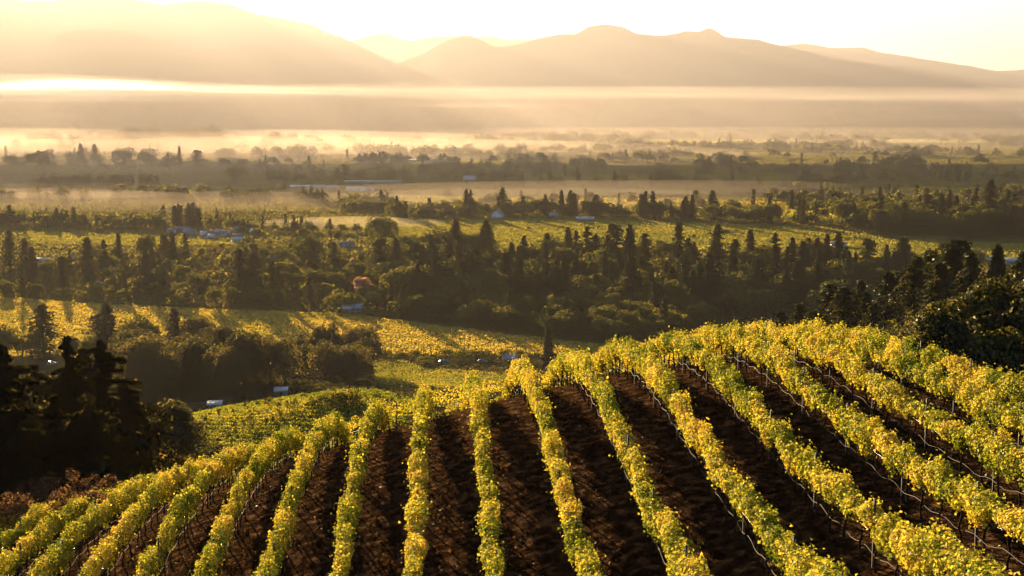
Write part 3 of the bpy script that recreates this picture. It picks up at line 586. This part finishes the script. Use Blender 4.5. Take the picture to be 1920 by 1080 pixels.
for i, (px, Y, top, R, l) in enumerate([(15, 96, 648, 6.5, "black conifer cut by the left edge"), (72, 128, 684, 7.5, "dark conifer between the edge tree and the tallest black one"), (138, 112, 632, 6.8, "tallest black conifer at the left"),
        (200, 108, 640, 6.5, "black conifer right of the tallest one"), (245, 104, 722, 5.5, "lower black conifer at the right of the black group"), (110, 90, 745, 6.0, "low black tree in front of the black group"), (175, 88, 760, 5.5, "low black tree right in front of the black group"), (35, 84, 770, 6, "low black tree in the left corner of the group"),
        (228, 92, 800, 4.5, "lowest black tree at the right foot of the group"), (285, 112, 812, 4.0, "small black tree trailing right of the group"), (165, 150, 655, 7, "black conifer behind the tallest one")]):
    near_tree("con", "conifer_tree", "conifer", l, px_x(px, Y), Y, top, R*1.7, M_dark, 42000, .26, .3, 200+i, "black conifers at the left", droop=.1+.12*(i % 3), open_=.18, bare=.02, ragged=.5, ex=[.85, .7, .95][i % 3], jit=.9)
near_tree("bro", "oak_tree", "oak", "open grey brown oak right of the black conifers", px_x(318, 135), 135, 742, 4.2, M_brown, 9000, .30, .3, 230, lobes=16, low=.1)
near_tree("bro", "oak_tree", "oak", "low brownish oak hiding the foot of the open one", px_x(262, 122), 122, 810, 4.0, M_brown, 8000, .30, .3, 231, lobes=14, low=.05)
M_leafy = leaf_mat("leafy_oak_leaf", [(0, (.006, .009, .003)), (.5, (.022, .027, .006)), (1, (.22, .19, .03))], .4, gloss=.02)  # tints put shaded interior and sunlit edges into the leaf colour
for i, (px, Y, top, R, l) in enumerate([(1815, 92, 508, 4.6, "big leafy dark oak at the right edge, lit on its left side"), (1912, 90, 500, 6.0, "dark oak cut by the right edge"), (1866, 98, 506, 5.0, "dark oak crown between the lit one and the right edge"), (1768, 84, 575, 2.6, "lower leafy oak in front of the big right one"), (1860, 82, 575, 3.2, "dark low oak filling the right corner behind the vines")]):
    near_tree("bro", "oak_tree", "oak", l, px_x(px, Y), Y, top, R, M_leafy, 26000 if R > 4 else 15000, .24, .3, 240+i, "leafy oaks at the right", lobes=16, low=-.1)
near_tree("bro", "oak_tree", "oak", "small grey round oak between the vines and the dark slope", px_x(1697, 110), 110, 582, 1.9, M_brown, 5000, .2, .15, 250, lobes=9, low=.1)
for i, (px, Y, top) in enumerate([(60, 76, 888), (95, 78, 880), (135, 77, 872), (170, 76, 882), (205, 74, 890), (225, 70, 905), (35, 70, 915), (120, 70, 905), (175, 69, 912)]):
    X = px_x(px, Y); z0 = float(hz(X, Y)); d = ray(960, top); h = max(1.2, d[2]/d[1]*Y-z0)
    C, S, N, g = bro_cards(260+i, 1300, .9/h*1.2, .13/h, 9, -.05, 1.3)
    o = ob("bush", crown_me((C*h, S*h, N, g), M_rust), None, (X, Y, z0-.1)); tag(o, f"dry reddish brown shrub, {ordinal(i)} in the thicket below the black conifers", "bush", "dry shrubs below the black conifers")

# ------------------------------------------------------------------ fields and ground cover
def poly_world(P): return [tuple(at(x, y, 0, 300)[:2]) for x, y in P]
def carpet(name, P, mat, dens, size, hgt, spacing=2.4, head=-.5, world=False, seed=0, kindname="stuff", fill=.5, hmin=.1, flat=.1, zup=0, low=0., high=1.):
    """plants in rows (or at random when spacing is 0) over an outline on the ground"""
    g = np.random.default_rng(seed+500); W = P if world else poly_world(P); xs = np.array([q[0] for q in W]); ys = np.array([q[1] for q in W])
    area = (xs.max()-xs.min())*(ys.max()-ys.min()); n = int(min(area*dens, 900000))
    x = g.uniform(xs.min(), xs.max(), n); y = g.uniform(ys.min(), ys.max(), n)
    c = np.zeros(n, bool); j = len(W)-1
    for i in range(len(W)):
        xi, yi, xj, yj = *W[i], *W[j]
        c ^= ((yi > y) != (yj > y)) & (x < (xj-xi)*(y-yi)/(yj-yi+1e-9)+xi); j = i
    x = x[c]; y = y[c]; n = len(x)
    if spacing:
        u = x*math.cos(head)+y*math.sin(head); k = np.round(u/spacing)*spacing; d = (k-u)*(1-fill); x = x+d*math.cos(head); y = y+d*math.sin(head)
    z = hz(x, y); t = g.random(n)**.7
    gap = fbm(x/6, y/6, 3, seed) ; hh = hgt*(1+.35*gap)
    C = np.c_[x, y, z+zup+hmin+(hh-hmin)*t]
    N = g.normal(0, .6, (n, 3)); N[:, 2] += flat
    V, Q = cards(C, size*g.uniform(.6, 1.3, n), N, g, .8, .2)
    tt = .5+.45*fbm(x/45, y/14, 3, seed+2)+.25*fbm(x/5, y/5, 2, seed+3)+.14*g.normal(size=n)
    tag(ob(name, mk(name, V, Q, mat, np.clip(tt, low, high))), kind=kindname); return n
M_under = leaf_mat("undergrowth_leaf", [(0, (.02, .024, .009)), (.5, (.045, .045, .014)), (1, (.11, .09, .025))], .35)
M_knoll = leaf_mat("knoll_vine_leaf", [(0, (.07, .11, .02)), (.5, (.24, .27, .035)), (1, (.55, .42, .07))], .45, per_object=0)
M_litter = leaf_mat("dry_litter", [(0, (.02, .012, .006)), (.6, (.06, .035, .015)), (1, (.13, .08, .03))], .3, per_object=0)
M_ffar = leaf_mat("far_vine_leaf", [(0, (.12, .14, .03)), (.5, (.32, .27, .05)), (1, (.45, .30, .06))], .5, per_object=0)
M_grass = leaf_mat("field_grass", [(0, (.10, .12, .03)), (.5, (.2, .19, .04)), (1, (.34, .26, .06))], .5, per_object=0)
NF = []
NF.append(carpet("golden_vineyard", [(-60, 556), (200, 574), (400, 583), (640, 590), (850, 617), (1135, 652), (1135, 668), (900, 668), (640, 668), (400, 668), (200, 672), (-60, 672)], M_field, 2.4, .75, 1.5, 2.6, 1.42, seed=1, fill=.45))
NF.append(carpet("green_vineyard", [(640, 676), (760, 680), (800, 694), (960, 704), (1000, 725), (900, 735), (700, 722), (660, 700)], M_fieldg, 3.0, .6, 1.4, 2.6, 1.42, seed=2, fill=.45))
NF.append(carpet("valley_vineyard", [(600, 404), (740, 413), (850, 414), (1000, 412), (1200, 416), (1560, 428), (1660, 448), (1980, 462), (1980, 500), (1780, 492), (1560, 482), (1300, 470), (1100, 478), (900, 472), (740, 440), (600, 420)], M_fieldg, .5, 1.3, 1.4, 5.2, 1.35, seed=3, fill=.6, low=.3))
NF.append(carpet("village_field", [(50, 436), (380, 446), (420, 456), (350, 464), (60, 458)], M_fieldg, .5, 1.3, 1.3, 5, 1.3, seed=4, fill=.8, low=.3))
NF.append(carpet("village_field", [(390, 456), (520, 458), (560, 468), (430, 468)], M_fieldg, .5, 1.3, 1.3, 5, 1.3, seed=5, fill=.8, low=.3))
for i, P in enumerate([[(640, 360), (840, 357), (935, 374), (900, 386), (700, 388), (640, 380)], [(960, 334), (1240, 330), (1250, 342), (960, 346)], [(850, 378), (930, 372), (1300, 376), (1600, 384), (1700, 398), (1560, 402), (1000, 398), (860, 392)],
        [(1560, 358), (1740, 352), (1930, 356), (1930, 368), (1700, 370), (1560, 366)], [(1280, 330), (1530, 322), (1560, 336), (1400, 350), (1280, 350)], [(560, 312), (960, 300), (980, 312), (700, 324), (560, 322)], [(1060, 286), (1500, 282), (1500, 292), (1100, 298)],
        [(1000, 262), (1900, 262), (1900, 268), (1000, 269)], [(380, 388), (620, 392), (640, 400), (380, 398)], [(1560, 392), (1640, 396), (1640, 420), (1480, 412), (1400, 402)]]):
    NF.append(carpet("far_field", P, [M_grass, M_fieldg][i % 2] if i not in (2, 3) else M_ffar, .10 if i not in (5, 6, 7) else .03, 2.6 if i not in (5, 6, 7) else 5, 1.6, 0, seed=10+i, low=.3))
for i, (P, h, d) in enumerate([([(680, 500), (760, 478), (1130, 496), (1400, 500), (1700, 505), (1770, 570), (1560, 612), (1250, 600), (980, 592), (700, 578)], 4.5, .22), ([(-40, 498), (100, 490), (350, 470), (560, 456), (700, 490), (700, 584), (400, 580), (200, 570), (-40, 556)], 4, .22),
        ([(640, 586), (700, 566), (1130, 560), (1330, 590), (1330, 625), (1180, 645), (1060, 642), (860, 612)], 4.5, .3), ([(1550, 422), (1640, 440), (1980, 452), (1980, 405), (1600, 400)], 5, .14), ([(-60, 340), (300, 335), (640, 350), (640, 400), (740, 404), (600, 428), (300, 436), (-60, 436)], 4, .05),
        ([(740, 404), (1000, 396), (1560, 412), (1560, 420), (1250, 412), (1000, 404), (740, 412)], 5, .2), ([(230, 690), (690, 690), (700, 735), (560, 742), (400, 756), (300, 772), (100, 770), (-60, 740), (-60, 690)], 3, .5), ([(700, 735), (900, 738), (960, 712), (1130, 670), (1180, 650), (1240, 700), (1000, 760), (700, 790), (660, 745)], 2.5, .7), ([(640, 384), (905, 388), (905, 398), (640, 402)], 5, .15), ([(1460, 366), (1700, 372), (1930, 366), (1930, 382), (1700, 386), (1460, 380)], 5, .12)]):
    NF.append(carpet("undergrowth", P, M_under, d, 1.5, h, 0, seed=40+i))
NF.append(carpet("undergrowth", [(-70, 62), (-24, 66), (-22, 110), (0, 100), (25, 95), (60, 85), (120, 100), (200, 420), (-60, 420), (-90, 180)], M_under, .35, .9, 1.6, 0, world=True, seed=60))
NF.append(carpet("knoll_vineyard", [(-66, 215), (-58, 198), (-34, 194), (-20, 198), (-8, 210), (-8, 246), (-34, 250), (-64, 244)], M_knoll, 34, .26, 1.4, 2.2, 1.3, world=True, seed=61, fill=.5, low=.05))
NF.append(carpet("fallen_leaves", [(-32, 40), (-14, 24), (20, 20), (40, 60), (40, 84), (-20, 86), (-32, 74)], leaf_mat("fallen_leaf", [(0, (.05, .03, .015)), (.6, (.09, .045, .02)), (1, (.18, .09, .03))], .15, per_object=0), 10, .075, .03, 0, world=True, seed=62, flat=1.4, hmin=.0, zup=.02))
NF.append(carpet("dry_grass", [(-32, 40), (-14, 24), (20, 20), (40, 60), (40, 90), (-20, 90), (-32, 74)], M_litter, 4, .13, .14, 2.4, .05, world=True, seed=63, flat=-.2, fill=.8))
NF.append(carpet("meadow_grass", [(-60, 272), (1980, 272), (1980, 440), (-60, 440)], M_grass, .085, 1.8, 1.2, 0, seed=70))
NF.append(carpet("meadow_grass", [(-60, 430), (1980, 430), (1980, 530), (700, 530), (640, 588), (-60, 560)], M_grass, .12, 1.6, 1.2, 0, seed=72))
NF.append(carpet("meadow_grass", [(640, 666), (1240, 660), (1240, 705), (640, 700)], M_under, .5, .7, .7, 0, seed=73))
NF.append(carpet("undergrowth", [(200, 735), (700, 720), (720, 770), (600, 790), (250, 800)], M_under, .6, 1.1, 2.2, 0, seed=71))

# ------------------------------------------------------------------ buildings, fence, poles, cars
M_roofw = plain("pale_metal_roof", (.42, .41, .40), .6, .0); M_roofg = plain("grey_shingle_roof", (.16, .15, .15), .7)
M_wallw = plain("white_painted_wall", (.6, .58, .54), .7); M_wallt = plain("tan_wall", (.30, .25, .2), .8); M_glass = plain("window_glass", (.03, .035, .04), .15); M_rail = plain("white_rail", (.55, .55, .55), .5)
def gable(w, d, h, rh, ov=.5, t=.25):
    """roof solid over a w x d house, ridge along x"""
    b = MB(); x = w/2+ov; y = d/2+ov; z1 = h+rh; e = h-ov*rh/(d/2)
    V = [(-x, -y, e), (x, -y, e), (x, 0, z1), (-x, 0, z1), (-x, y, e), (x, y, e)]; U = [(a, b_, c+t) for a, b_, c in V]
    return b.add(V+U, [(0, 3, 2, 1), (3, 4, 5, 2), (6, 7, 8, 9), (9, 8, 11, 10), (0, 1, 7, 6), (4, 10, 11, 5), (0, 6, 9, 3), (3, 9, 10, 4), (1, 2, 8, 7), (2, 5, 11, 8)])
def house(px, base, w, d, h, rh, rot, roof, wall, name, cat, label, nwin=3, group=None, chimney=False):
    p = at(px, base, 0, 300); X, Y = p[:2]; z = float(hz(X, Y))-.2; o = empty(name, (X, Y, z), rot); tag(o, label, cat, group)
    b = MB().box(-w/2, w/2, -d/2, d/2, 0, h); b.add([(-w/2, -d/2, h), (-w/2, d/2, h), (-w/2, 0, h+rh), (-w/2, 0, h), (w/2, -d/2, h), (w/2, d/2, h), (w/2, 0, h+rh), (w/2, 0, h)], [(0, 3, 2, 0)[:4] if 0 else (0, 2, 3, 3)[:4]] if 0 else [(0, 3, 1, 2), (4, 6, 5, 7)])
    ob("wall", b.me("wall", wall), o); r_ = ob("roof", gable(w, d, h, rh).me("roof", roof), o)
    if chimney: ob("chimney", MB().box(w*.2, w*.2+.9, -.5, .4, h+rh*.3, h+rh+1.2).me("chimney", M_wallt), r_)
    for k in range(nwin):
        x = -w/2+w*(k+.8)/(nwin+.8); ww = min(1.4, w/(nwin+1)*.5)
        ob("window", MB().box(x-ww/2, x+ww/2, -d/2-.06, -d/2-.003, 1.0, min(2.3, h-.3)).me("window", M_glass), o)
    ob("door", MB().box(-w/2+w*.09, -w/2+w*.09+1.0, -d/2-.08, -d/2-.003, .2, 2.2).me("door", M_wallt), o)
H = [(662, 584, 11, 8, 2.4, 1.8, .15, M_roofw, M_wallw, "farmhouse", "house", "low house with bright white roof at the golden field's edge", 3),
 (933, 409, 13, 10, 4.5, 4.0, 1.35, M_roofg, M_wallw, "farmhouse", "house", "white gabled farmhouse standing on the mid valley field", 2),
 (1097, 415, 17, 9, 3.0, 1.6, 0, M_roofw, M_wallt, "barn", "barn", "low grey barn at the top of the mid valley field", 3),
 (1038, 406, 8, 6, 2.8, 1.5, .2, M_roofw, M_wallw, "cottage", "house", "tiny white cottage between the farmhouse and the low grey barn", 2),
 (72, 498, 13, 10, 4.0, 1.5, .1, M_roofw, M_wallw, "barn", "barn", "pale barn at the far left wood edge", 2), (112, 500, 20, 9, 4.0, 2.0, .0, M_roofg, M_wallt, "barn", "barn", "long grey barn beside the pale barn, left", 4),
 (1571, 464, 10, 8, 2.8, 2.0, .3, M_roofw, M_wallw, "farmhouse", "house", "small house with shining blue white roof at the mid field's lower edge", 2),
 (1693, 493, 10, 7, 2.6, 1.4, .1, M_roofw, M_wallw, "shed", "shed", "white roofed shed behind the free standing layered pine", 2), (1808, 489, 11, 8, 2.8, 1.6, -.3, M_roofw, M_wallt, "shed", "shed", "grey roofed shed left of the umbrella shaped tree", 2),
 (1846, 493, 13, 9, 2.8, 1.8, .4, M_roofw, M_wallw, "farmhouse", "house", "blue white roofed house right of the umbrella shaped tree", 3), (1900, 495, 13, 8, 2.8, 1.6, .1, M_roofw, M_wallt, "barn", "barn", "pale roofed barn at the right edge below the field", 3),
 (1127, 622, 10, 8, 2.6, 2.0, .2, M_roofg, M_wallt, "farmhouse", "house", "grey roofed house beside the narrow pink tree", 2), (1222, 566, 15, 9, 2.8, 2.2, .1, M_roofg, M_wallt, "farmhouse", "house", "dark roofed house in the wood below the right grove", 3),
 (1067, 567, 8, 6, 2.6, 1.4, .1, M_roofw, M_wallw, "cottage", "house", "little white cottage right of the brightest golden tree", 2), (650, 463, 12, 8, 2.8, 1.8, .1, M_roofg, M_wallw, "bungalow", "house", "white walled bungalow under the pinkish brown tree", 3),
 (590, 356, 62, 26, 5, 1.0, .03, M_roofw, M_wallt, "warehouse", "warehouse", "long warehouse with bright flat roof, upper left valley", 8), (675, 360, 34, 18, 5, 1.6, .02, M_roofw, M_wallw, "warehouse", "warehouse", "shorter white warehouse right of the long one", 5),
 (700, 345, 80, 14, 4, .8, -.06, M_roofw, M_wallt, "warehouse", "warehouse", "very long thin roof behind the two warehouses", 8), (880, 339, 17, 12, 7, 1, .1, M_roofg, M_wallw, "winery_building", "building", "white boxy building in the hazy trees, upper centre", 4),
 (745, 306, 36, 24, 4.5, 2, .1, M_roofw, M_wallw, "greenhouse", "greenhouse", "small bright greenhouse left of the long greenhouse", 5), (812, 305, 88, 30, 5, 2, -.04, M_roofw, M_wallw, "greenhouse", "greenhouse", "long bright greenhouse in the hazy upper valley", 10),
 (500, 489, 14, 7, 3, 1.2, .05, M_roofw, M_wallw, "shed", "shed", "low white shed right of the two tall spires", 3), (444, 455, 8, 6, 3, 1.6, .3, M_roofw, M_wallw, "cottage", "house", "bright white cottage at the village's edge", 2)]
for a in H: house(*a[:13], chimney=a[9] in ("farmhouse", "bungalow"))
g = np.random.default_rng(99); vill = sorted([(g.uniform(300, 490), g.uniform(433, 449)) for _ in range(20)])
for i, (x, y) in enumerate(vill):
    house(x, y, g.uniform(5.5, 8), 6, 2.6, 2.0, g.uniform(-.5, .5), [M_roofg, M_roofg, M_roofg, M_roofw][i % 4], [M_wallw, M_wallt][i % 2], "village_house", "house", f"small village house, {ordinal(i)} from the left above the left wood", 2, "village houses")
def ribbon(name, pts, width, mat, zo=.05):
    P = np.array(pts, float); L = np.r_[0, np.linalg.norm(np.diff(P, axis=0), axis=1).cumsum()]; s_ = np.arange(0, L[-1], 2.0)
    C = np.stack([np.interp(s_, L, P[:, 0]), np.interp(s_, L, P[:, 1])], 1); T_ = unit(np.gradient(C, axis=0)); N_ = np.c_[-T_[:, 1], T_[:, 0]]
    V = np.concatenate([np.c_[C+N_*width*k, hz(*(C+N_*width*k).T)+zo] for k in (-.5, 0, .5)]); n = len(C)
    i = np.arange(n-1); Q = np.concatenate([np.stack([i+a*n, i+1+a*n, i+1+(a+1)*n, i+(a+1)*n], 1) for a in (0, 1)])
    tag(ob(name, mk(name, V, Q, mat)), kind="structure")
M_dirt = noise_mat("dirt_track", [(.3, (.09, .065, .045)), (.7, (.17, .125, .09))], .8, 1, .4)
FP = [at(x, y, 0, 265)[:2] for x, y in [(300, 787), (345, 771), (385, 763), (420, 755), (450, 748), (480, 743), (508, 739)]]
RP = [(a[0]-4, a[1]+14) for a in FP]; ribbon("road", [(RP[0][0]-60, RP[0][1]-30)]+RP+[(RP[-1][0]+50, RP[-1][1]+14)], 7, M_dirt, .12)
def fence(pts):
    P = np.array([(a, b, float(hz(a, b))) for a, b in pts]); L = np.r_[0, np.linalg.norm(np.diff(P, axis=0), axis=1).cumsum()]
    f = lambda q: np.array([np.interp(q, L, P[:, k]) for k in range(3)]); o = empty("rail_fence", P[0]); tag(o, "white post and rail fence curving along the dirt road", "fence")
    pm = MB().box(-.07, .07, -.07, .07, -.3, 1.45).me("post", M_rail); n = min(60, int(L[-1]/2.2)); ss = np.linspace(0, L[-1], n)
    for q in ss: ob("post", pm, o, f(q)-P[0])
    C = np.array([f(q) for q in ss])-P[0]
    for h_ in (.65, 1.32): ob("rail", MB().tube(C+[0, 0, h_], .06, 4).me("rail", M_rail), o)
fence(FP)
for px, base, l in [(403, 775, "pale roofed field shelter lower down the white fence"), (527, 748, "pale roofed field shelter at the upper end of the white fence")]:
    p = at(px, base, 0, 265); o = empty("field_shelter", (p[0], p[1], float(hz(p[0], p[1]))), .1); tag(o, l, "shelter")
    ob("roof", MB().add([(-2, -1.8, 2.5), (2, -1.8, 2.5), (2, 1.8, 3.0), (-2, 1.8, 3.0), (-2, -1.8, 2.65), (2, -1.8, 2.65), (2, 1.8, 3.15), (-2, 1.8, 3.15)], [(0, 3, 2, 1), (4, 5, 6, 7), (0, 1, 5, 4), (1, 2, 6, 5), (2, 3, 7, 6), (3, 0, 4, 7)]).me("roof", M_roofw), o)
    for sx in (-1, 1):
        for sy in (-1, 1): ob("post", MB().box(sx*1.8-.08, sx*1.8+.08, sy*1.6-.08, sy*1.6+.08, -.5, 2.75+sy*.2).me("post", M_wallt), o)
    ob("wall", MB().box(-1.7, 1.7, 1.45, 1.55, 0, 2.7).me("wall", M_wallt), o)
M_pole = plain("pole_wood", (.10, .08, .06), .8)
for i, (px, base, top, l) in enumerate([(540, 652, 584, "utility pole at the oak belt's edge against the golden field"), (871, 660, 590, "tall utility pole over the round olive trees"), (735, 706, 645, "utility pole standing in the small green vineyard"), (794, 668, 641, "short pole among the round olive trees"), (107, 500, 443, "utility pole by the pale barn, left"), (145, 512, 452, "second pole right of the pale barn")]):
    p = at(px, base, 0, 300); h = (base-top)*p[1]/FPX; o = empty("utility_pole", (p[0], p[1], float(hz(p[0], p[1]))), .4*i); tag(o, l, "utility pole")
    ob("pole", MB().tube([(0, 0, -.3), (0, 0, h)], [.16, .10], 7).me("pole", M_pole), o); ob("crossarm", MB().box(-1.1, 1.1, -.06, .06, h-.8, h-.65).me("crossarm", M_pole), o)
    for x in (-.95, 0, .95): ob("insulator", MB().tube([(x, 0, h-.65), (x, 0, h-.42)], .06, 5).me("insulator", M_rail), o)
def car(px, base, rot, col, label, L=4.5, Hh=1.5, van=False, name="parked_car", cat="car"):
    p = at(px, base, 0, 300); o = empty(name, (p[0], p[1], float(hz(p[0], p[1]))), rot); tag(o, label, cat, "vehicles parked below the golden field")
    M_ = plain("car_paint", col, .3); b = MB(); z = lambda *q: q
    prof = [(-L/2, .35), (L/2, .35), (L/2, .8), (L*.28, .95), (L*.14, Hh), (-L*.32, Hh), (-L*.46, .98), (-L/2, .85)] if not van else [(-L/2, .35), (L/2, .35), (L/2, 1.1), (L*.42, Hh*.7), (L*.36, Hh), (-L*.4, Hh), (-L*.49, Hh*.96), (-L/2, .9)]
    V = [(x, y*(.88 if zz > 1.0 and not van else .92), zz) for y in (-1, 1) for x, zz in prof]; n = 8
    Q = [(i_, (i_+1) % n, n+(i_+1) % n, n+i_) for i_ in range(n)]+[(0, 7, 2, 1), (7, 6, 3, 2), (6, 5, 4, 3), (8, 9, 10, 15), (15, 10, 11, 14), (14, 11, 12, 13)]
    ob("body", b.add(V, Q).me("body", M_), o)
    for sy in (-1, 1): ob("window", MB().box(-L*.3, L*.14, sy*.90-.015, sy*.90+.015, Hh*.68, Hh*.92).me("window", M_glass), o)
    for sx in (-.32, .32):
        for sy in (-.85, .85): ob("wheel", MB().tube([(sx*L, sy-.1, .33), (sx*L, sy+.1, .33)], .33, 10).me("wheel", M_glass), o)
car(833, 681, .3, (.08, .12, .22), "dark blue car parked among the round olive trees"); car(957, 676, .05, (.5, .5, .5), "pale camper van parked behind the vine crest", 7, 2.8, True, "camper_van", "van"); car(905, 680, 0, (.25, .24, .23), "grey car parked between the olive trees and the camper")
car(190, 533, .2, (.6, .6, .6), "white car parked in the mixed wood, left"); car(204, 535, .25, (.45, .45, .45), "silver car parked right beside the white one")
car(98, 684, .1, (.6, .6, .62), "white car behind the black conifers")
print("CARPET", NF)
